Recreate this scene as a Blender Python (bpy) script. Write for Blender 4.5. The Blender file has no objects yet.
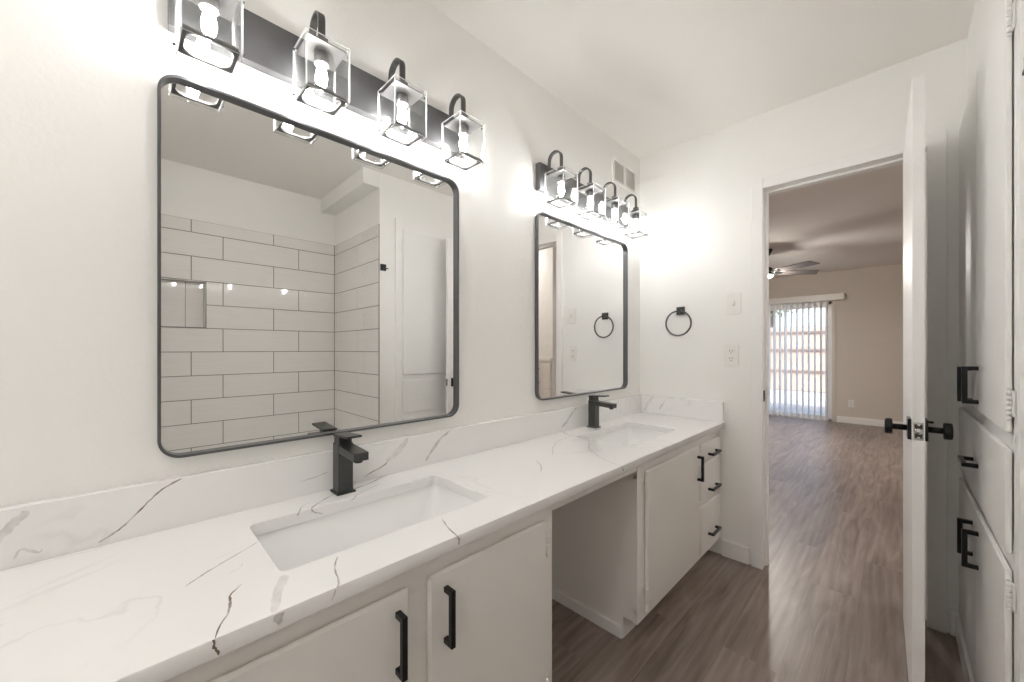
import bpy, bmesh, math, random
from mathutils import Vector, Matrix
random.seed(7)
C = bpy.context.scene
COL = C.collection
PI = math.pi

# ------------------------------------------------------------------ camera
cam = bpy.data.cameras.new('camera')
cam.sensor_width = 36.0
cam.lens = 385.0 / 1024 * 36
cam.shift_y = 8.0 / 1024
cam.clip_start = 0.02
cam_o = bpy.data.objects.new('camera', cam); COL.objects.link(cam_o)
cam_o.location = (1.208, 0.0, 1.178)
cam_o.rotation_euler = (PI/2, 0, PI/4)
C.camera = cam_o

# ------------------------------------------------------------------ world, sun, exposure
C.view_settings.view_transform = 'Standard'
C.view_settings.look = 'None'
C.view_settings.gamma = 1
C.view_settings.use_curve_mapping = False
C.view_settings.exposure = 0.08
C.cycles.transparent_max_bounces = 32
C.cycles.max_bounces = 12
C.cycles.diffuse_bounces = 8
C.cycles.glossy_bounces = 6
C.cycles.sample_clamp_indirect = 120
C.cycles.use_denoising = True

BULB = 138.0      # emission of the bulbs in the vanity lights
FAN_LIGHT = 900.0
FILL_DOME = 37.0        # added fill lamp behind the viewer
SKY = 0.8

w = bpy.data.worlds.new('sky'); C.world = w; w.use_nodes = True
nt = w.node_tree; nt.nodes.clear()
sky = nt.nodes.new('ShaderNodeTexSky'); sky.sky_type = 'NISHITA'; sky.sun_disc = False
sky.sun_elevation = math.radians(48); sky.sun_rotation = math.radians(200)
sky.air_density = 1.0; sky.dust_density = 3.0
bg = nt.nodes.new('ShaderNodeBackground'); bg.inputs[1].default_value = SKY
out = nt.nodes.new('ShaderNodeOutputWorld')
nt.links.new(sky.outputs[0], bg.inputs[0]); nt.links.new(bg.outputs[0], out.inputs[0])
sun = bpy.data.lights.new('sun', 'SUN'); sun.energy = 5.5; sun.angle = math.radians(3); sun.color = (1, .97, .94)
sun_o = bpy.data.objects.new('sun', sun); COL.objects.link(sun_o)
sun_o.location = (-3, 5, 12); sun_o.rotation_euler = (math.radians(38), math.radians(12), 0)

# ------------------------------------------------------------------ materials
def S(r, g, b):
    f = lambda c: (c/255/12.92) if c/255 <= .04045 else ((c/255+.055)/1.055)**2.4
    return (f(r), f(g), f(b), 1)

def newmat(name):
    m = bpy.data.materials.new(name); m.use_nodes = True
    nt = m.node_tree; b = nt.nodes['Principled BSDF']
    return m, nt, b

def mat(name, col, rough=.5, metal=0.0, bump=0, bscale=200, spec=.5, coat=0, var=0, vscale=8):
    m, nt, b = newmat(name)
    b.inputs['Base Color'].default_value = col
    b.inputs['Roughness'].default_value = rough
    b.inputs['Metallic'].default_value = metal
    b.inputs['Specular IOR Level'].default_value = spec
    b.inputs['Coat Weight'].default_value = coat
    tc = nt.nodes.new('ShaderNodeTexCoord')
    if bump:
        n = nt.nodes.new('ShaderNodeTexNoise'); n.inputs['Scale'].default_value = bscale; n.inputs['Detail'].default_value = 4
        bp = nt.nodes.new('ShaderNodeBump'); bp.inputs['Strength'].default_value = bump; bp.inputs['Distance'].default_value = .002
        nt.links.new(tc.outputs['Object'], n.inputs['Vector']); nt.links.new(n.outputs['Fac'], bp.inputs['Height'])
        nt.links.new(bp.outputs['Normal'], b.inputs['Normal'])
    if var:
        n = nt.nodes.new('ShaderNodeTexNoise'); n.inputs['Scale'].default_value = vscale; n.inputs['Detail'].default_value = 3
        mx = nt.nodes.new('ShaderNodeMix'); mx.data_type = 'RGBA'
        mx.inputs[6].default_value = col
        mx.inputs[7].default_value = tuple(c*(1-var) for c in col[:3])+(1,)
        nt.links.new(tc.outputs['Object'], n.inputs['Vector']); nt.links.new(n.outputs['Fac'], mx.inputs[0])
        nt.links.new(mx.outputs[2], b.inputs['Base Color'])
    return m

M = {}
M['wall'] = mat('wall_paint', S(243, 242, 239), .42, bump=.35, bscale=90)
M['ceil'] = mat('ceiling_paint', S(241, 239, 235), .9, bump=.2, bscale=60)
M['trim'] = mat('trim_paint', S(243, 242, 240), .45, bump=.05, bscale=60)
M['cab'] = mat('cabinet_paint', S(240, 237, 233), .38, bump=.08, bscale=70)
M['cab_in'] = mat('cabinet_inside', S(215, 208, 198), .6)
M['living'] = mat('living_wall_paint', S(214, 206, 196), .7, bump=.2, bscale=80)  # beige takes in some of the room's dim, warm light
M['living_ceil'] = mat('living_ceiling_paint', S(238, 234, 229), .9)
M['black'] = mat('matte_black_metal', S(26, 26, 27), .32, .3, spec=.5)
M['gun'] = mat('faucet_gunmetal', S(74, 75, 74), .32, .6)
M['brushed'] = mat('brushed_dark_metal', S(128, 128, 129), .45, .9, var=.4, vscale=14)
M['arm'] = mat('lamp_arm_metal', S(98, 97, 96), .42, .5)
M['chrome'] = mat('chrome', S(210, 208, 205), .15, 1)
M['hole'] = mat('dark_hole', S(12, 12, 12), .8)
M['ceramic'] = mat('sink_ceramic', S(246, 246, 245), .08, coat=.5)
M['plastic'] = mat('white_plastic', S(238, 236, 232), .3)
M['grout'] = mat('tile_grout', S(126, 122, 117), .9)
M['vinyl'] = mat('white_vinyl', S(235, 232, 226), .35)
M['fan'] = mat('fan_blade_gray', S(120, 112, 108), .45)
M['fence'] = mat('fence_wood', S(172, 153, 142), .8, var=.35, vscale=3)
M['rail'] = mat('fence_rail_wood', S(100, 88, 84), .8)
M['patio'] = mat('patio_concrete', S(205, 198, 188), .9, var=.6, vscale=2.2)
M['leaf'] = mat('tree_leaf', S(120, 130, 105), .8, var=.5, vscale=3)
M['bark'] = mat('tree_bark', S(90, 80, 70), .9)
M['counter'] = None

def quartz():
    m, nt, b = newmat('quartz_white')
    L = nt.links.new; N = nt.nodes.new
    b.inputs['Roughness'].default_value = .13
    tc = N('ShaderNodeTexCoord')
    n = N('ShaderNodeTexNoise'); n.inputs['Scale'].default_value = 2.2; n.inputs['Detail'].default_value = 5; n.inputs['Distortion'].default_value = 1.2
    sub = N('ShaderNodeMath'); sub.operation = 'SUBTRACT'; sub.inputs[1].default_value = .5
    ab = N('ShaderNodeMath'); ab.operation = 'ABSOLUTE'
    mr = N('ShaderNodeMapRange'); mr.inputs[1].default_value = 0; mr.inputs[2].default_value = .012; mr.inputs[3].default_value = .16; mr.inputs[4].default_value = 0
    n2 = N('ShaderNodeTexNoise'); n2.inputs['Scale'].default_value = 3.1
    mr2 = N('ShaderNodeMapRange'); mr2.inputs[1].default_value = .5; mr2.inputs[2].default_value = .62
    mu = N('ShaderNodeMath'); mu.operation = 'MULTIPLY'
    mx = N('ShaderNodeMix'); mx.data_type = 'RGBA'
    mx.inputs[6].default_value = S(242, 241, 240); mx.inputs[7].default_value = S(150, 145, 138)
    L(tc.outputs['Object'], n.inputs['Vector']); L(tc.outputs['Object'], n2.inputs['Vector'])
    L(n.outputs['Fac'], sub.inputs[0]); L(sub.outputs[0], ab.inputs[0]); L(ab.outputs[0], mr.inputs[0])
    L(n2.outputs['Fac'], mr2.inputs[0]); L(mr.outputs[0], mu.inputs[0]); L(mr2.outputs[0], mu.inputs[1])
    L(mu.outputs[0], mx.inputs[0]); L(mx.outputs[2], b.inputs['Base Color'])
    return m
M['quartz'] = quartz()
def veinmat(k):
    a = (242, 241, 240); d = (132, 121, 109)
    m, nt, b = newmat('quartz_vein_%d' % round(k*10)); b.inputs['Roughness'].default_value = .15
    tc = nt.nodes.new('ShaderNodeTexCoord'); n = nt.nodes.new('ShaderNodeTexNoise'); n.inputs['Scale'].default_value = 38; n.inputs['Detail'].default_value = 4
    mr = nt.nodes.new('ShaderNodeMapRange'); mr.inputs[1].default_value = .38; mr.inputs[2].default_value = .66
    mr.inputs[3].default_value = k; mr.inputs[4].default_value = k*.35
    mx = nt.nodes.new('ShaderNodeMix'); mx.data_type = 'RGBA'; mx.inputs[6].default_value = S(*a); mx.inputs[7].default_value = S(*d)
    nt.links.new(tc.outputs['Object'], n.inputs['Vector']); nt.links.new(n.outputs['Fac'], mr.inputs[0])
    nt.links.new(mr.outputs[0], mx.inputs[0]); nt.links.new(mx.outputs[2], b.inputs['Base Color'])
    return m
VM = {}
def vm(k):
    k = round(k, 1)
    if k not in VM: VM[k] = veinmat(k)
    return VM[k]

def glass(name, tint=(1, 1, 1, 1), white=0.0, ior=1.45, gl=1.0):
    m = bpy.data.materials.new(name); m.use_nodes = True; nt = m.node_tree; nt.nodes.clear()
    N = nt.nodes.new; L = nt.links.new
    tr = N('ShaderNodeBsdfTransparent'); tr.inputs[0].default_value = tint
    g = N('ShaderNodeBsdfGlossy'); g.inputs['Roughness'].default_value = .03
    lw = N('ShaderNodeLayerWeight'); lw.inputs[0].default_value = .5
    pw = N('ShaderNodeMath'); pw.operation = 'POWER'; pw.inputs[1].default_value = 5
    mu = N('ShaderNodeMath'); mu.operation = 'MULTIPLY_ADD'; mu.inputs[1].default_value = .85*gl; mu.inputs[2].default_value = .07*gl
    L(lw.outputs['Facing'], pw.inputs[0])
    mx = N('ShaderNodeMixShader'); o = N('ShaderNodeOutputMaterial')
    L(pw.outputs[0], mu.inputs[0]); L(mu.outputs[0], mx.inputs[0]); L(tr.outputs[0], mx.inputs[1]); L(g.outputs[0], mx.inputs[2])
    if white:
        d = N('ShaderNodeBsdfDiffuse'); d.inputs[0].default_value = (.9, .92, .92, 1)
        m2 = N('ShaderNodeMixShader'); m2.inputs[0].default_value = white
        L(mx.outputs[0], m2.inputs[1]); L(d.outputs[0], m2.inputs[2]); L(m2.outputs[0], o.inputs[0])
    else:
        L(mx.outputs[0], o.inputs[0])
    return m
M['glass'] = glass('shade_glass', (.985, .99, .99, 1))
M['glass_edge'] = glass('shade_glass_polished_edge', (.9, .93, .93, 1), .6)
M['pane'] = glass('window_glass', (.96, .97, .97, 1))

def emis(name, col, s):
    m = bpy.data.materials.new(name); m.use_nodes = True; nt = m.node_tree; nt.nodes.clear()
    e = nt.nodes.new('ShaderNodeEmission'); e.inputs[0].default_value = col; e.inputs[1].default_value = s
    o = nt.nodes.new('ShaderNodeOutputMaterial'); nt.links.new(e.outputs[0], o.inputs[0])
    return m
M['bulb'] = emis('bulb_glow', (1, .975, .96, 1), BULB)
M['dome_hall'] = emis('hall_dome_glow', (1, .975, .96, 1), 55.0)  # added lamp out of view, brightens the far room
M['dome'] = emis('ceiling_dome_glow', (1, .975, .96, 1), FILL_DOME)  # added lamp out of view, lifts counters, cabinets and floor
M['fanlamp'] = emis('fan_lamp_glow', (1, .94, .87, 1), FAN_LIGHT)

def mirrormat():
    m, nt, b = newmat('mirror_silver')
    b.inputs['Base Color'].default_value = (.905, .905, .90, 1); b.inputs['Metallic'].default_value = 1; b.inputs['Roughness'].default_value = 0.0
    return m
M['mirror'] = mirrormat()

def blindmat():
    m = bpy.data.materials.new('blind_vinyl'); m.use_nodes = True; nt = m.node_tree; nt.nodes.clear()
    d = nt.nodes.new('ShaderNodeBsdfDiffuse'); d.inputs[0].default_value = (.95, .95, .95, 1)
    t = nt.nodes.new('ShaderNodeBsdfTranslucent'); t.inputs[0].default_value = (.96, .96, .95, 1)
    x = nt.nodes.new('ShaderNodeMixShader'); x.inputs[0].default_value = .6
    o = nt.nodes.new('ShaderNodeOutputMaterial')
    nt.links.new(d.outputs[0], x.inputs[1]); nt.links.new(t.outputs[0], x.inputs[2]); nt.links.new(x.outputs[0], o.inputs[0])
    return m
M['blind'] = blindmat()

def tilemat():
    m, nt, b = newmat('shower_tile_glaze')
    L = nt.links.new; N = nt.nodes.new
    b.inputs['Roughness'].default_value = .035
    tc = N('ShaderNodeTexCoord'); mp = N('ShaderNodeMapping'); mp.inputs['Scale'].default_value = (2.5, 2.5, 55)
    n = N('ShaderNodeTexNoise'); n.inputs['Scale'].default_value = 1.6; n.inputs['Detail'].default_value = 5; n.inputs['Distortion'].default_value = .6
    cr = N('ShaderNodeValToRGB'); cr.color_ramp.elements[0].position = .35; cr.color_ramp.elements[0].color = S(232, 230, 226)
    cr.color_ramp.elements[1].position = .62; cr.color_ramp.elements[1].color = S(236, 234, 231)
    L(tc.outputs['Object'], mp.inputs[0]); L(mp.outputs[0], n.inputs['Vector']); L(n.outputs['Fac'], cr.inputs[0]); L(cr.outputs[0], b.inputs['Base Color'])
    return m
M['tile'] = tilemat()

def floormat():
    m, nt, b = newmat('floor_vinyl_plank')
    L = nt.links.new; N = nt.nodes.new
    tc = N('ShaderNodeTexCoord')
    rot = N('ShaderNodeMapping'); rot.inputs['Rotation'].default_value = (0, 0, PI/2)
    br = N('ShaderNodeTexBrick'); br.offset = .37; br.inputs['Scale'].default_value = 1
    br.inputs['Brick Width'].default_value = 1.22; br.inputs['Row Height'].default_value = .18
    br.inputs['Mortar Size'].default_value = .0016; br.inputs['Mortar Smooth'].default_value = .3
    br.inputs['Color1'].default_value = (0, 0, 0, 1); br.inputs['Color2'].default_value = (1, 1, 1, 1); br.inputs['Mortar'].default_value = (.5, .5, .5, 1)
    L(tc.outputs['Object'], rot.inputs[0]); L(rot.outputs[0], br.inputs['Vector'])
    # per plank shift of the grain
    mp = N('ShaderNodeMapping'); mp.inputs['Scale'].default_value = (9, 1.1, 1)
    vm_ = N('ShaderNodeVectorMath'); vm_.operation = 'MULTIPLY_ADD'; vm_.inputs[1].default_value = (7, 13, 5)
    L(br.outputs['Color'], vm_.inputs[0]); L(tc.outputs['Object'], vm_.inputs[2]); L(vm_.outputs[0], mp.inputs[0])
    n = N('ShaderNodeTexNoise'); n.inputs['Scale'].default_value = 1.3; n.inputs['Detail'].default_value = 6; n.inputs['Distortion'].default_value = 1.6
    L(mp.outputs[0], n.inputs['Vector'])
    wv = N('ShaderNodeTexWave'); wv.wave_type = 'BANDS'; wv.bands_direction = 'X'; wv.inputs['Scale'].default_value = .9; wv.inputs['Distortion'].default_value = 12; wv.inputs['Detail'].default_value = 3; wv.inputs['Detail Scale'].default_value = .6
    L(mp.outputs[0], wv.inputs['Vector'])
    mp3 = N('ShaderNodeMapping'); mp3.inputs['Scale'].default_value = (120, 4, 1); L(vm_.outputs[0], mp3.inputs[0])
    n3 = N('ShaderNodeTexNoise'); n3.inputs['Scale'].default_value = 1; n3.inputs['Detail'].default_value = 3; L(mp3.outputs[0], n3.inputs['Vector'])
    a1 = N('ShaderNodeMath'); a1.operation = 'MULTIPLY_ADD'; a1.inputs[1].default_value = .10; L(wv.outputs['Fac'], a1.inputs[0]); L(n.outputs['Fac'], a1.inputs[2])
    a2 = N('ShaderNodeMath'); a2.operation = 'MULTIPLY_ADD'; a2.inputs[1].default_value = .28; L(n3.outputs['Fac'], a2.inputs[0]); L(a1.outputs[0], a2.inputs[2])
    cr = N('ShaderNodeValToRGB')
    cr.color_ramp.elements[0].position = .42; cr.color_ramp.elements[0].color = S(*FL0)
    cr.color_ramp.elements[1].position = .92; cr.color_ramp.elements[1].color = S(*FL1)
    L(a2.outputs[0], cr.inputs[0])
    hv = N('ShaderNodeMix'); hv.data_type = 'RGBA'; hv.blend_type = 'MULTIPLY'; hv.inputs[0].default_value = .22
    L(cr.outputs[0], hv.inputs[6]); L(br.outputs['Color'], hv.inputs[7])
    gr = N('ShaderNodeMix'); gr.data_type = 'RGBA'; gr.inputs[7].default_value = S(150, 138, 126)
    mf = N('ShaderNodeMath'); mf.operation = 'MULTIPLY'; mf.inputs[1].default_value = .35; L(br.outputs['Fac'], mf.inputs[0]); L(mf.outputs[0], gr.inputs[0])
    L(hv.outputs[2], gr.inputs[6]); L(gr.outputs[2], b.inputs['Base Color'])
    b.inputs['Roughness'].default_value = .36
    bp = N('ShaderNodeBump'); bp.inputs['Strength'].default_value = .25; bp.inputs['Distance'].default_value = .002
    L(a2.outputs[0], bp.inputs['Height']); L(bp.outputs['Normal'], b.inputs['Normal'])
    return m
FL0 = (117, 101, 93); FL1 = (172, 157, 148)
M['floor'] = floormat()

# ------------------------------------------------------------------ helpers
class MB:
    """collects shapes into one mesh"""
    def __init__(s): s.bm = bmesh.new(); s.mats = []
    def mi(s, m):
        if m not in s.mats: s.mats.append(m)
        return s.mats.index(m)
    def _add(s, t, m, mtx=None):
        if mtx is not None: bmesh.ops.transform(t, matrix=mtx, verts=t.verts)
        i = s.mi(m)
        vs = [s.bm.verts.new(v.co) for v in t.verts]
        t.verts.index_update()
        for f in t.faces:
            try:
                nf = s.bm.faces.new([vs[v.index] for v in f.verts]); nf.material_index = i; nf.smooth = f.smooth
            except ValueError: pass
        t.free()
    def box(s, x0, x1, y0, y1, z0, z1, m, bev=0, seg=2, mtx=None):
        t = bmesh.new()
        bmesh.ops.create_cube(t, size=1)
        for v in t.verts:
            v.co = Vector(((x0+x1)/2+v.co.x*(x1-x0), (y0+y1)/2+v.co.y*(y1-y0), (z0+z1)/2+v.co.z*(z1-z0)))
        if bev:
            bmesh.ops.bevel(t, geom=t.edges[:]+t.verts[:], offset=bev, segments=seg, affect='EDGES', profile=.5, clamp_overlap=True)
        s._add(t, m, mtx)
        return s
    def cyl(s, a, b, r, m, r2=None, n=24, smooth=True, cap=True):
        a = Vector(a); b = Vector(b); d = b-a
        t = bmesh.new()
        bmesh.ops.create_cone(t, cap_ends=cap, segments=n, radius1=r, radius2=r if r2 is None else r2, depth=d.length)
        for f in t.faces: f.smooth = smooth and len(f.verts) == 4
        q = Vector((0, 0, 1)).rotation_difference(d.normalized()).to_matrix().to_4x4()
        s._add(t, m, Matrix.Translation((a+b)/2) @ q)
        return s
    def lathe(s, prof, m, axis_at=(0, 0, 0), n=28, smooth=True, mtx=None):
        t = bmesh.new(); rings = []
        for r, z in prof:
            rings.append([t.verts.new((r*math.cos(2*PI*k/n), r*math.sin(2*PI*k/n), z)) for k in range(n)])
        for A, B in zip(rings, rings[1:]):
            for k in range(n):
                f = t.faces.new((A[k], A[(k+1) % n], B[(k+1) % n], B[k])); f.smooth = smooth
        t.faces.new(rings[0][::-1]); t.faces.new(rings[-1])
        mt = Matrix.Translation(axis_at)
        if mtx is not None: mt = mt @ mtx
        s._add(t, m, mt)
        return s
    def torus(s, c, R, r, m, mtx=None, n=48, k=12):
        t = bmesh.new(); rings = []
        for i in range(n):
            a = 2*PI*i/n
            rings.append([t.verts.new(((R+r*math.cos(2*PI*j/k))*math.cos(a), (R+r*math.cos(2*PI*j/k))*math.sin(a), r*math.sin(2*PI*j/k))) for j in range(k)])
        for i in range(n):
            for j in range(k):
                f = t.faces.new((rings[i][j], rings[(i+1) % n][j], rings[(i+1) % n][(j+1) % k], rings[i][(j+1) % k])); f.smooth = True
        s._add(t, m, Matrix.Translation(c) @ (mtx or Matrix()))
        return s
    def ribbon(s, path, wdir, w, th, m, bev=True):
        """flat bar swept along path (in a plane), width along wdir"""
        t = bmesh.new(); wd = Vector(wdir).normalized(); rings = []
        P = [Vector(p) for p in path]
        for i, p in enumerate(P):
            d = (P[min(i+1, len(P)-1)]-P[max(i-1, 0)]).normalized(); nn = d.cross(wd).normalized()
            rings.append([t.verts.new(p+wd*a*w/2+nn*b*th/2) for a, b in ((-1, -1), (1, -1), (1, 1), (-1, 1))])
        for A, B in zip(rings, rings[1:]):
            for k in range(4): t.faces.new((A[k], A[(k+1) % 4], B[(k+1) % 4], B[k]))
        t.faces.new(rings[0][::-1]); t.faces.new(rings[-1])
        s._add(t, m); return s
    def prism(s, pts, z0, z1, m, mtx=None, smooth=False):
        t = bmesh.new()
        a = [t.verts.new((x, y, z0)) for x, y in pts]; b = [t.verts.new((x, y, z1)) for x, y in pts]
        n = len(pts)
        t.faces.new(a[::-1]); t.faces.new(b)
        for k in range(n):
            f = t.faces.new((a[k], a[(k+1) % n], b[(k+1) % n], b[k])); f.smooth = smooth
        s._add(t, m, mtx); return s
    def build(s, name, parent=None, loc=None, smooth=False):
        bmesh.ops.recalc_face_normals(s.bm, faces=s.bm.faces[:])
        me = bpy.data.meshes.new(name); s.bm.to_mesh(me); s.bm.free()
        for m in s.mats: me.materials.append(m)
        if smooth:
            for p in me.polygons: p.use_smooth = True
        o = bpy.data.objects.new(name, me); COL.objects.link(o)
        if parent: o.parent = parent
        if loc: o.location = loc
        return o

def thing(name, label, cat, loc=(0, 0, 0), rz=0, group=None):
    o = bpy.data.objects.new(name, None); COL.objects.link(o)
    o.location = loc; o.rotation_euler = (0, 0, rz); o.empty_display_size = .1
    o['label'] = label; o['category'] = cat
    if group: o['group'] = group
    return o
def tag(o, label, cat, group=None, kind=None):
    o['label'] = label; o['category'] = cat
    if group: o['group'] = group
    if kind: o['kind'] = kind
    return o
def struct(o, label=None):
    o['kind'] = 'structure'
    if label: o['label'] = label
    return o
def dup(root, loc, label, rz=None):
    r = root.copy(); COL.objects.link(r); r.location = loc; r['label'] = label
    if rz is not None: r.rotation_euler = (0, 0, rz)
    for ch in list(root.children):
        c = ch.copy(); COL.objects.link(c); c.parent = r
        for g in ch.children:
            d = g.copy(); COL.objects.link(d); d.parent = c
    return r
def rrect(x0, x1, y0, y1, r, n=6):
    pts = []
    for cx, cy, a0 in ((x1-r, y1-r, 0), (x0+r, y1-r, PI/2), (x0+r, y0+r, PI), (x1-r, y0+r, 3*PI/2)):
        for k in range(n+1):
            a = a0+PI/2*k/n; pts.append((cx+r*math.cos(a), cy+r*math.sin(a)))
    return pts
def ringmesh(mb, o, i, z0, z1, m, mtx=None):
    """plate between outline o and inner outline i (same count)"""
    t = bmesh.new(); n = len(o)
    O0 = [t.verts.new((x, y, z0)) for x, y in o]; O1 = [t.verts.new((x, y, z1)) for x, y in o]
    I0 = [t.verts.new((x, y, z0)) for x, y in i]; I1 = [t.verts.new((x, y, z1)) for x, y in i]
    for k in range(n):
        j = (k+1) % n
        t.faces.new((O0[k], O0[j], O1[j], O1[k])); t.faces.new((I0[j], I0[k], I1[k], I1[j]))
        t.faces.new((O1[k], O1[j], I1[j], I1[k])); t.faces.new((O0[j], O0[k], I0[k], I0[j]))
    mb._add(t, m, mtx)
YZ = Matrix(((0, 0, 1, 0), (1, 0, 0, 0), (0, 1, 0, 0), (0, 0, 0, 1)))   # (x,y,z)->(z,x,y): outline laid in the Y-Z plane
TOPV= [(0.7, [(0.327, 0.072, 0.0031), (0.31, 0.091, 0.0054), (0.293, 0.112, 0.0045), (0.26, 0.163, 0.0038), (0.232, 0.201, 0.003)]), (0.9, [(0.388, 0.144, 0.0026), (0.398, 0.134, 0.0034), (0.413, 0.122, 0.0058), (0.436, 0.12, 0.0061), (0.465, 0.113, 0.0043), (0.487, 0.099, 0.0038), (0.516, 0.089, 0.0029)]), (0.45, [(0.412, 0.205, 0.0181), (0.44, 0.192, 0.0175), (0.469, 0.179, 0.0159), (0.513, 0.163, 0.0121)]), (0.6, [(0.415, 0.299, 0.0037), (0.452, 0.278, 0.0047), (0.507, 0.267, 0.005), (0.521, 0.257, 0.0035)]), (0.7, [(0.42, 0.545, 0.0045), (0.479, 0.525, 0.0051), (0.521, 0.518, 0.0072), (0.537, 0.509, 0.0054)]), (0.5, [(0.152, 0.3, 0.0058), (0.095, 0.326, 0.0061), (0.085, 0.348, 0.0037)]), (0.6, [(0.184, 0.349, 0.0088), (0.154, 0.336, 0.0074), (0.124, 0.34, 0.006), (0.076, 0.401, 0.0064), (0.062, 0.438, 0.0066), (0.069, 0.479, 0.0054), (0.048, 0.549, 0.0072), (-0.016, 0.648, 0.0062)]), (0.4, [(0.15, 0.435, 0.0095), (0.125, 0.458, 0.0065), (0.102, 0.489, 0.005), (0.081, 0.551, 0.0042)]), (0.6, [(-0.02, 1.586, 0.0118), (0.059, 1.516, 0.014), (0.136, 1.508, 0.0065), (0.224, 1.486, 0.0063), (0.29, 1.37, 0.0078), (0.386, 1.295, 0.0055), (0.456, 1.256, 0.0052), (0.518, 1.238, 0.0063)]), (0.3, [(0.253, 1.182, 0.0068), (0.165, 1.292, 0.0074), (0.122, 1.384, 0.0063), (0.094, 1.55, 0.0056)]), (0.4, [(0.253, 1.08, 0.0065), (0.314, 1.042, 0.0083), (0.363, 0.982, 0.0048)]), (0.35, [(0.257, 0.123, 0.0023), (0.237, 0.167, 0.002)]), (0.25, [(0.335, 0.129, 0.0022), (0.326, 0.152, 0.0046), (0.309, 0.159, 0.0023)])]
FRONTV= [(0.95, [(0.088, 0.763, 0.0055), (0.088, 0.75, 0.0054), (0.094, 0.736, 0.0053)]), (0.7, [(0.169, 0.759, 0.0182), (0.17, 0.75, 0.0139), (0.17, 0.741, 0.0039)]), (0.6, [(0.258, 0.758, 0.0033), (0.251, 0.742, 0.0043)]), (0.8, [(0.523, 0.757, 0.0055), (0.527, 0.75, 0.0083), (0.523, 0.74, 0.0054)]), (0.7, [(1.247, 0.759, 0.0085), (1.258, 0.741, 0.0084)])]
BACKV= [(0.6, [(-0.175, 0.813, 0.0153), (-0.168, 0.828, 0.0167), (-0.154, 0.846, 0.0172), (-0.145, 0.854, 0.0139), (-0.135, 0.865, 0.0118)]), (0.85, [(-0.043, 0.771, 0.0029), (-0.026, 0.779, 0.0054), (-0.005, 0.793, 0.0045), (0.028, 0.829, 0.0048), (0.055, 0.858, 0.005), (0.091, 0.874, 0.0058)]), (0.75, [(0.529, 0.775, 0.0047), (0.599, 0.799, 0.0076), (0.609, 0.808, 0.0058)]), (0.45, [(0.602, 0.805, 0.0115), (0.645, 0.833, 0.024), (0.682, 0.87, 0.0166)]), (0.7, [(0.752, 0.779, 0.0102), (0.775, 0.807, 0.0084), (0.786, 0.819, 0.0149), (0.814, 0.848, 0.011), (0.863, 0.874, 0.0068)]), (0.6, [(1.541, 0.785, 0.0115), (1.579, 0.807, 0.0177), (1.624, 0.842, 0.0121), (1.671, 0.873, 0.0093)]), (0.3, [(0.344, 0.804, 0.0039), (0.384, 0.808, 0.0051), (0.42, 0.815, 0.0052)]), (0.25, [(2.12, 0.868, 0.0071), (2.12, 0.777, 0.007)]), (0.25, [(-0.152, 0.777, 0.0044), (-0.145, 0.797, 0.0067), (-0.121, 0.778, 0.0068), (-0.118, 0.785, 0.0034)])]
ENDV= [(0.45, [(0.045, 0.78, 0.0225), (0.066, 0.834, 0.0226), (0.103, 0.873, 0.015)]), (0.4, [(0.143, 0.795, 0.0088), (0.165, 0.831, 0.0088), (0.177, 0.854, 0.0088)])]

# ------------------------------------------------------------------ room shell
H = 2.44
YW, YB = 2.41, 2.53          # bathroom side and living room side of the end wall
XR = 1.41                    # right wall of the vanity area
OX0, OX1, OZ = .70, 1.30, 2.035   # doorway
def structbox(name, boxes, m):
    mb = MB()
    for b in boxes: mb.box(*b[:6], b[6] if len(b) > 6 else m)
    return struct(mb.build(name))
struct(MB().box(-3.2, 3.2, -1.1, 8.25, -.06, 0, M['floor']).build('floor'))
structbox('ceiling', [(-.12, 2.36, -1.1, YB, H, H+.08)], M['ceil'])
structbox('ceiling_living_room', [(-3.2, 3.2, YB, 8.25, H, H+.08)], M['living_ceil'])
structbox('wall_left', [(-.12, 0, -1.1, YW, 0, H)], M['wall'])
structbox('wall_back', [(0, XR, -1.1, -.98, 0, H)], M['wall'])
structbox('wall_end', [(-.12, OX0-.02, YW, YB-.006, 0, H), (OX1+.02, 1.6, YW, YB-.006, 0, H), (OX0-.02, OX1+.02, YW, YB-.006, OZ+.02, H)], M['wall'])
structbox('wall_living_near', [(-3.2, OX0-.02, YB-.006, YB, 0, H), (OX1+.02, 3.2, YB-.006, YB, 0, H), (OX0-.02, OX1+.02, YB-.006, YB, OZ+.02, H)], M['living'])
structbox('wall_right', [(XR, XR+.14, 1.275, YW, 0, H), (XR, XR+.14, -1.1, -.26, 0, H)], M['wall'])
structbox('wall_shower_back', [(2.24, 2.34, -.26, .063, 0, H), (2.24, 2.34, .393, 1.40, 0, H), (2.24, 2.34, .063, .393, 0, 1.323), (2.24, 2.34, .063, .393, 1.653, H), (2.335, 2.36, .05, .41, 1.3, 1.67)], M['wall'])
structbox('wall_shower_right', [(XR+.14, 2.24, 1.275, 1.40, 0, H)], M['wall'])
structbox('wall_shower_left', [(XR+.14, 2.24, -.38, -.26, 0, H)], M['wall'])
structbox('wall_shower_soffit', [(XR, 2.24, 1.155, 1.274, 2.33, H)], M['wall'])
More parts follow.
